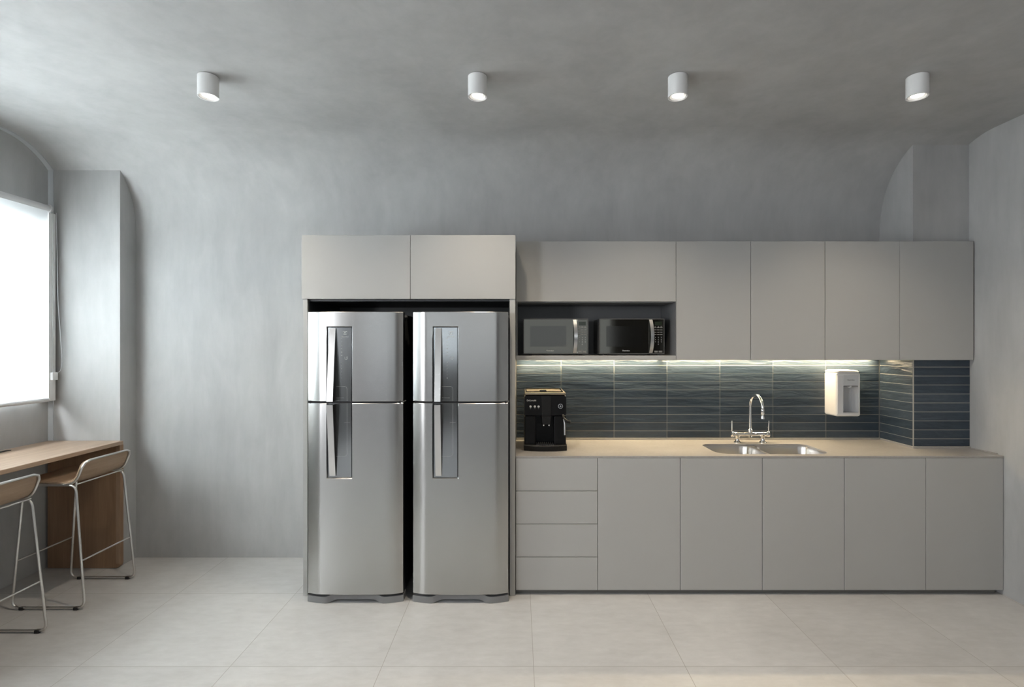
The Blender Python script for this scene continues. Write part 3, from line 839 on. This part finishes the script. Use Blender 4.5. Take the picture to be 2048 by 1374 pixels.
for k in range(4):
    a, b = ux[k+1], ux[k+2]
    t = thing('wall_cabinet', names[k], 'cabinet', 'greige one-door wall cabinets', ((a+b)/2, YU+0.18, zu0))
    ox, oy = (a+b)/2, YU+0.18
    def bx(nm, lo, hi, bev=0.0): B(nm, (lo[0]-ox, lo[1]-oy, lo[2]-zu0), (hi[0]-ox, hi[1]-oy, hi[2]-zu0), 'laminate', t, bev=bev)
    bx('door', (a+g, YU, zu0), (b-g, YU+0.019, zu1), 0.0012)
    yk = YB-0.002 if k < 3 else YCR-0.002
    bm = bmesh.new(); poly = [(a+0.0008, YU+0.021), (b-0.0008, YU+0.021), (b-0.0008, yk), (a+0.0008, yk)]
    if k == 2: poly = [(a+0.0008, YU+0.021), (b-0.0008, YU+0.021), (b-0.0008, YCR-0.002), (2.7185, YCR-0.002), (2.7185, YB-0.002), (a+0.0008, YB-0.002)]
    prism(bm, [(p[0]-ox, p[1]-oy) for p in poly], [], 0.001, zu1-zu0-0.001, (0, 1, 2)); done('carcass', bm, 'laminate', t)
# light bars under the wall cabinets
def led(a, b, zz, label):
    t = thing('led_light_bar', label, 'light bar', 'light bars under the wall cabinets')
    y0 = YB-0.058
    B('housing', (a, y0, zz-0.0055), (b, y0+0.026, zz-0.0005), 'white_grey', t, bev=0)
    B('diffuser', (a+0.003, y0+0.003, zz-0.0075), (b-0.003, y0+0.023, zz-0.0058), 'led', t, bev=0)
led(0.01, ux[1]-0.02, zu0, 'lit warm light bar under the microwave niche')
led(ux[1]+0.02, 2.66, zu0, 'lit warm light bar under the one-door wall cabinets')

# ------------------------------------------------------------------ microwaves
def make_microwave(x, label):
    W, H, D = 0.452, 0.247, 0.30
    yfm = Yof(288)
    t = thing('microwave_oven', label, 'microwave', 'microwaves in the niche', (x+W/2, yfm, zsh))
    w2 = W/2; zb = 0.009
    B('case', (-w2+0.002, 0.012, zb), (w2-0.002, D-0.02, zb+H), 'mw_body', t, bev=0.003)
    for sx_ in (-1, 1):
        for yy in (0.04, D-0.06): L('foot', [(0.001, 0), (0.012, 0), (0.014, zb), (0.001, zb)], (sx_*(w2-0.05), yy, 0.0003), 'black', t, 14)
    xd = -w2+W*0.825
    fr_ = PR('front_frame', rr(-w2, w2, zb, zb+H, 0.006), [rr(-w2+0.005, w2-0.005, zb+0.006, zb+H-0.006, 0.003)], -0.002, 0.012, (0, 2, 1), 'mw_body', t)
    dr = B('door', (-w2+0.0055, -0.004, zb+0.0065), (xd, 0.0115, zb+H-0.0065), 'mw_glass', t, bev=0)
    B('door_window', (-w2+0.048, -0.0046, zb+0.052), (xd-0.075, -0.0041, zb+H-0.052), 'mw_window', dr, bev=0)
    text('brand_lettering', 'Electrolux', 0.0125, (-w2+W*0.41, -0.0047, zb+0.024), 'mark', dr, 0.0002)
    hx = xd-0.026; n = 12; poly_f = []
    for k in range(n+1):
        q = k/n; zz = zb+0.008+(H-0.016)*q; bow = 0.030*(1-(2*q-1)**2)
        poly_f.append((zz, bow))
    bm = bmesh.new(); rings = []
    for zz, bow in poly_f:
        xs = 0.006*(bow/0.030)
        rings.append([(hx+xs-0.002, -0.006-bow, zz), (hx+xs+0.021, -0.006-bow, zz), (hx+xs+0.021, -0.000-bow*0.8, zz), (hx+xs-0.002, -0.000-bow*0.8, zz)])
    loft(bm, rings); done('handle', bm, 'handle', dr, 50)
    cp = B('control_panel', (xd+0.001, -0.003, zb+0.0065), (w2-0.0055, 0.0115, zb+H-0.0065), 'mw_glass', t, bev=0.0012)
    xa, xb2 = xd+0.006, w2-0.012; cw = xb2-xa
    B('display', (xa+0.006, -0.0036, zb+H-0.048), (xb2-0.006, -0.0031, zb+H-0.022), 'green_display', cp, bev=0)
    bm = bmesh.new()
    z = zb+H-0.062
    for r in range(4):
        for k in range(3):
            u = xa+cw*(k+0.5)/3; hh = 0.0052 if r else 0.006
            box(bm, (u-cw*0.13, -0.0036, z-hh/2), (u+cw*0.13, -0.0031, z+hh/2), 0)
            if r == 0: box(bm, (u-cw*0.07, -0.0036, z+0.006), (u+cw*0.07, -0.0031, z+0.0095), 0)
        z -= 0.0165
    done('key_labels', bm, 'mark_dim', cp)
    digits = ['1', '2', '3', '4', '5', '6', '7', '8', '9', '', '0', '']
    for k, d in enumerate(digits):
        if d: text('key_digit', d, 0.0125, (xa+cw*((k % 3)+0.5)/3, -0.0034, z-0.004-0.0155*(k//3)), 'mark', cp)
    bm = bmesh.new()
    for k in (0, 1): box(bm, (xa+cw*(0.04+0.5*k), -0.0036, zb+0.012), (xa+cw*(0.44+0.5*k), -0.0031, zb+0.024), 0)
    done('start_keys', bm, 'mark_dim', cp)
    return t
mw = make_microwave(X(1046.5, 288), 'grey-fronted microwave on the left of the niche, next to the refrigerators')
copy_thing(mw, (X(1198.5, 288)-X(1046.5, 288), 0, 0), 'black-fronted microwave on the right of the niche, nearer the one-door wall cabinets')

# ------------------------------------------------------------------ coffee machine
cm_s = 298.0
cmx = X(1091, cm_s); cmy = Yof(cm_s)
cm = thing('coffee_machine', 'black automatic coffee machine standing at the left end of the counter', 'coffee machine', None, (cmx, cmy, CT))
W2, H, D = 0.140, 0.385, 0.355
# body: two side blocks and a back leave a cup bay in the middle
PR('housing', [(-W2, 0.03), (W2, 0.03), (W2, H-0.012), (-W2, H-0.012)], [], 0.115, D, (0, 2, 1), 'black', cm)
B('side_block', (-W2, 0.022, 0.035), (-0.066, 0.114, H*0.60), 'black', cm, bev=0.006)
B('side_block', (0.060, 0.022, 0.035), (W2, 0.114, H*0.60), 'black', cm, bev=0.006)
bm = bmesh.new()
ring = lambda y, z0_, z1_: [(p[0], y, p[1]) for p in rr(-W2-0.001, W2+0.001, z0_, z1_, 0.012, 4)]
loft(bm, [ring(0.114, H*0.60+0.001, H-0.014), ring(0.03, H*0.60+0.001, H-0.014), ring(0.018, H*0.60+0.004, H-0.018)]); done('upper_front', bm, 'black', cm, 40)
bm = bmesh.new()
def tr(y, a, b, z0_, z1_): return [(-a+0.006, y, z0_), (a+0.006, y, z0_), (b+0.006, y, z1_), (-b+0.006, y, z1_)]
loft(bm, [tr(0.10, 0.029, 0.036, H*0.455, H*0.60), tr(0.004, 0.027, 0.033, H*0.455, H*0.60), tr(0.0, 0.025, 0.031, H*0.46, H*0.60)])
loft(bm, [tr(0.06, 0.031, 0.033, H*0.60, H-0.02), tr(0.012, 0.030, 0.033, H*0.60, H-0.02)])
sp = done('spout_block', bm, 'black_matte', cm)
for sx_ in (-0.012, 0.024):
    lab(L('nozzle', [(0.001, 0), (0.005, 0), (0.006, 0.008), (0.001, 0.008)], (sx_, 0.008, H*0.455-0.0085), 'chrome', sp, 12), 'bright coffee nozzle')
bm = bmesh.new(); n = 16; rings = []
for i in range(n+1):
    q = -1+2*i/n; yy = -0.028+0.030*abs(q)**2.4
    rings.append([(q*(W2+0.004), yy+0.004, 0.0005), (q*(W2+0.004), 0.16, 0.0005), (q*(W2+0.004), 0.16, 0.034), (q*(W2+0.004), yy+0.006, 0.040), (q*(W2+0.004), yy, 0.034), (q*(W2+0.004), yy, 0.006)])
loft(bm, rings); dt = done('drip_tray', bm, 'black_matte', cm, 40)
bm = bmesh.new()
for k in range(9): box(bm, (-0.06+0.0135*k, -0.012, 0.0398), (-0.06+0.0135*k+0.006, 0.09, 0.0425), 0)
lab(done('tray_grid', bm, 'silver', dt), 'metal drip grid')
# lid with a warm reflecting cup tray
bm = bmesh.new(); box(bm, (-W2+0.004, 0.02, H-0.011), (W2-0.002, D-0.01, H+0.004), 0.004); done('top_lid', bm, 'warm_tray', cm)
bm = bmesh.new()
tube(bm, fillet([(-W2+0.012, 0.05, H+0.006), (W2-0.02, 0.05, H+0.006), (W2-0.02, D-0.03, H+0.006), (-W2+0.012, D-0.03, H+0.006)], 0.02, 4, True), 0.004, 8, True)
box(bm, (-0.035, 0.06, H+0.004), (0.012, 0.15, H+0.011), 0.003); done('cup_rail', bm, 'black_gloss', cm)
B('lid_tab', (-0.026, 0.013, H-0.026), (0.014, 0.019, H-0.020), 'mark_dim', cm, bev=0.001)
for k, bxk in enumerate((-0.100, -0.071, -0.046)):
    L('button', [(0.001, 0.0), (0.0075, 0.0), (0.0075, -0.003), (0.005, -0.005), (0.001, -0.005)], (bxk, 0.0178, H*0.765), 'mark', cm, 16, 1)
    B('button_mark', (bxk-0.004, 0.0172, H*0.725), (bxk+0.004, 0.0179, H*0.733), 'mark_dim', cm, bev=0)
text('brand_lettering', "De'Longhi", 0.0155, (-0.094, 0.0175, H*0.872), 'mark', cm, 0.0003)
kn = L('dial', [(0.001, 0), (0.019, 0), (0.019, -0.006), (0.017, -0.010), (0.012, -0.011), (0.012, -0.014), (0.001, -0.014)], (0.101, 0.0178, H*0.775), 'black_gloss', cm, 28, 1)
L('dial_ring', [(0.012, -0.0105), (0.0165, -0.0105), (0.0165, -0.0118), (0.012, -0.0118)], (0.101, 0.0178, H*0.775), 'silver', kn, 28, 1)
L('dial_ring', [(0.001, -0.0142), (0.007, -0.0142), (0.007, -0.0152), (0.001, -0.0152)], (0.101, 0.0178, H*0.775), 'silver', kn, 4, 1)
T('steam_wand', fillet([(0.118, 0.02, H*0.60), (0.120, -0.008, H*0.56), (0.126, -0.018, H*0.50), (0.127, -0.022, H*0.285)], 0.02, 5), 0.0062, 'silver', cm, 12)
bm = bmesh.new(); tube(bm, fillet([(0.118, 0.014, H*0.62), (0.120, -0.004, H*0.565), (0.140, -0.018, H*0.52), (0.166, -0.022, H*0.505)], 0.015, 4), 0.0095, 10)
done('wand_grip', bm, 'black', cm, 50)

# ------------------------------------------------------------------ water purifier on the wall
pu = thing('water_purifier', 'white water purifier hanging on the tiles left of the column', 'water purifier', None, (0, 0, 0))
px0, px1 = 2.300, 2.478; pz0, pz1 = Z(833, 276), Z(742, 276); yw = YB-0.0105; yfp = Yof(276.5)
bm = bmesh.new()
def pr_ring(y, d, dz=0.0, r=0.014): return [(p[0], y, p[1]) for p in rr(px0+d, px1-d, pz0+d+dz, pz1-0.012-d, r, 6)]
loft(bm, [pr_ring(yw, 0.0), pr_ring(yfp+0.018, 0.0), pr_ring(yfp+0.007, 0.003), pr_ring(yfp+0.001, 0.010)], True, False)
# front face with a tall bay
o_ = pr_ring(yfp+0.001, 0.010); bay = (px0+0.050, px1-0.020, pz0+0.024, pz1-0.105)
body_front = [(p[0], p[2]) for p in o_]
hole = rr(bay[0], bay[1], bay[2], bay[3], [0.004, 0.004, 0.004, 0.004], 2)
tris = tessellate_polygon([[Vector((a, b, 0)) for a, b in body_front], [Vector((a, b, 0)) for a, b in hole]])
fl = [bm.verts.new((a, yfp+0.001, b)) for a, b in body_front+hole]
for q in tris: bm.faces.new([fl[i] for i in q])
bmesh.ops.remove_doubles(bm, verts=bm.verts, dist=1e-5)
hv = [v for v in fl if v.is_valid][-len(hole):]
bk = [bm.verts.new((v.co.x, yfp+0.085, v.co.z)) for v in hv]
for k in range(len(hv)):
    j = (k+1) % len(hv); bm.faces.new((hv[k], hv[j], bk[j], bk[k]))
bm.faces.new(bk)
done('housing', bm, 'white', pu, 35)
bm = bmesh.new()
lid = [[(p[0], p[1], z) for p in rr(px0-0.001+d, px1+0.001-d, yfp+0.004+d, yw, [0.03, 0.03, 0.004, 0.004], 6)] for z, d in ((pz1-0.0135, 0.002), (pz1-0.006, 0.0), (pz1+0.001, 0.006), (pz1+0.006, 0.022))]
loft(bm, lid); done('lid', bm, 'white', pu, 50)
B('front_badge', (px0+0.050, yfp-0.001, bay[3]+0.003), (px1-0.020, yfp+0.0008, pz1-0.030), 'white_grey', pu, bev=0.0008)
text('brand_lettering', 'Electrolux', 0.0125, ((px0+px1)/2+0.015, yfp-0.0014, bay[3]+0.040), 'grille', pu)
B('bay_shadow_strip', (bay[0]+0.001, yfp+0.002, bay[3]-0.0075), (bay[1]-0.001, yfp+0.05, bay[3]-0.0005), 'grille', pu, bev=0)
L('water_outlet', [(0.001, 0), (0.010, 0), (0.016, 0.010), (0.016, 0.014), (0.001, 0.014)], ((bay[0]+bay[1])/2, yfp+0.016, bay[3]-0.016), 'white', pu, 18)
B('bay_lining', (bay[0]+0.001, yfp+0.078, bay[2]+0.001), (bay[1]-0.001, yfp+0.083, bay[3]-0.008), 'white_grey', pu, bev=0)
bm = bmesh.new(); n = 10
prism(bm, [(bay[0]+0.002, yfp+0.002), (bay[1]-0.002, yfp+0.002), (bay[1]-0.002, yfp+0.076), (bay[0]+0.002, yfp+0.076)], [], bay[2]+0.0005, bay[2]+0.004, (0, 1, 2)); done('drip_plate', bm, 'white', pu)
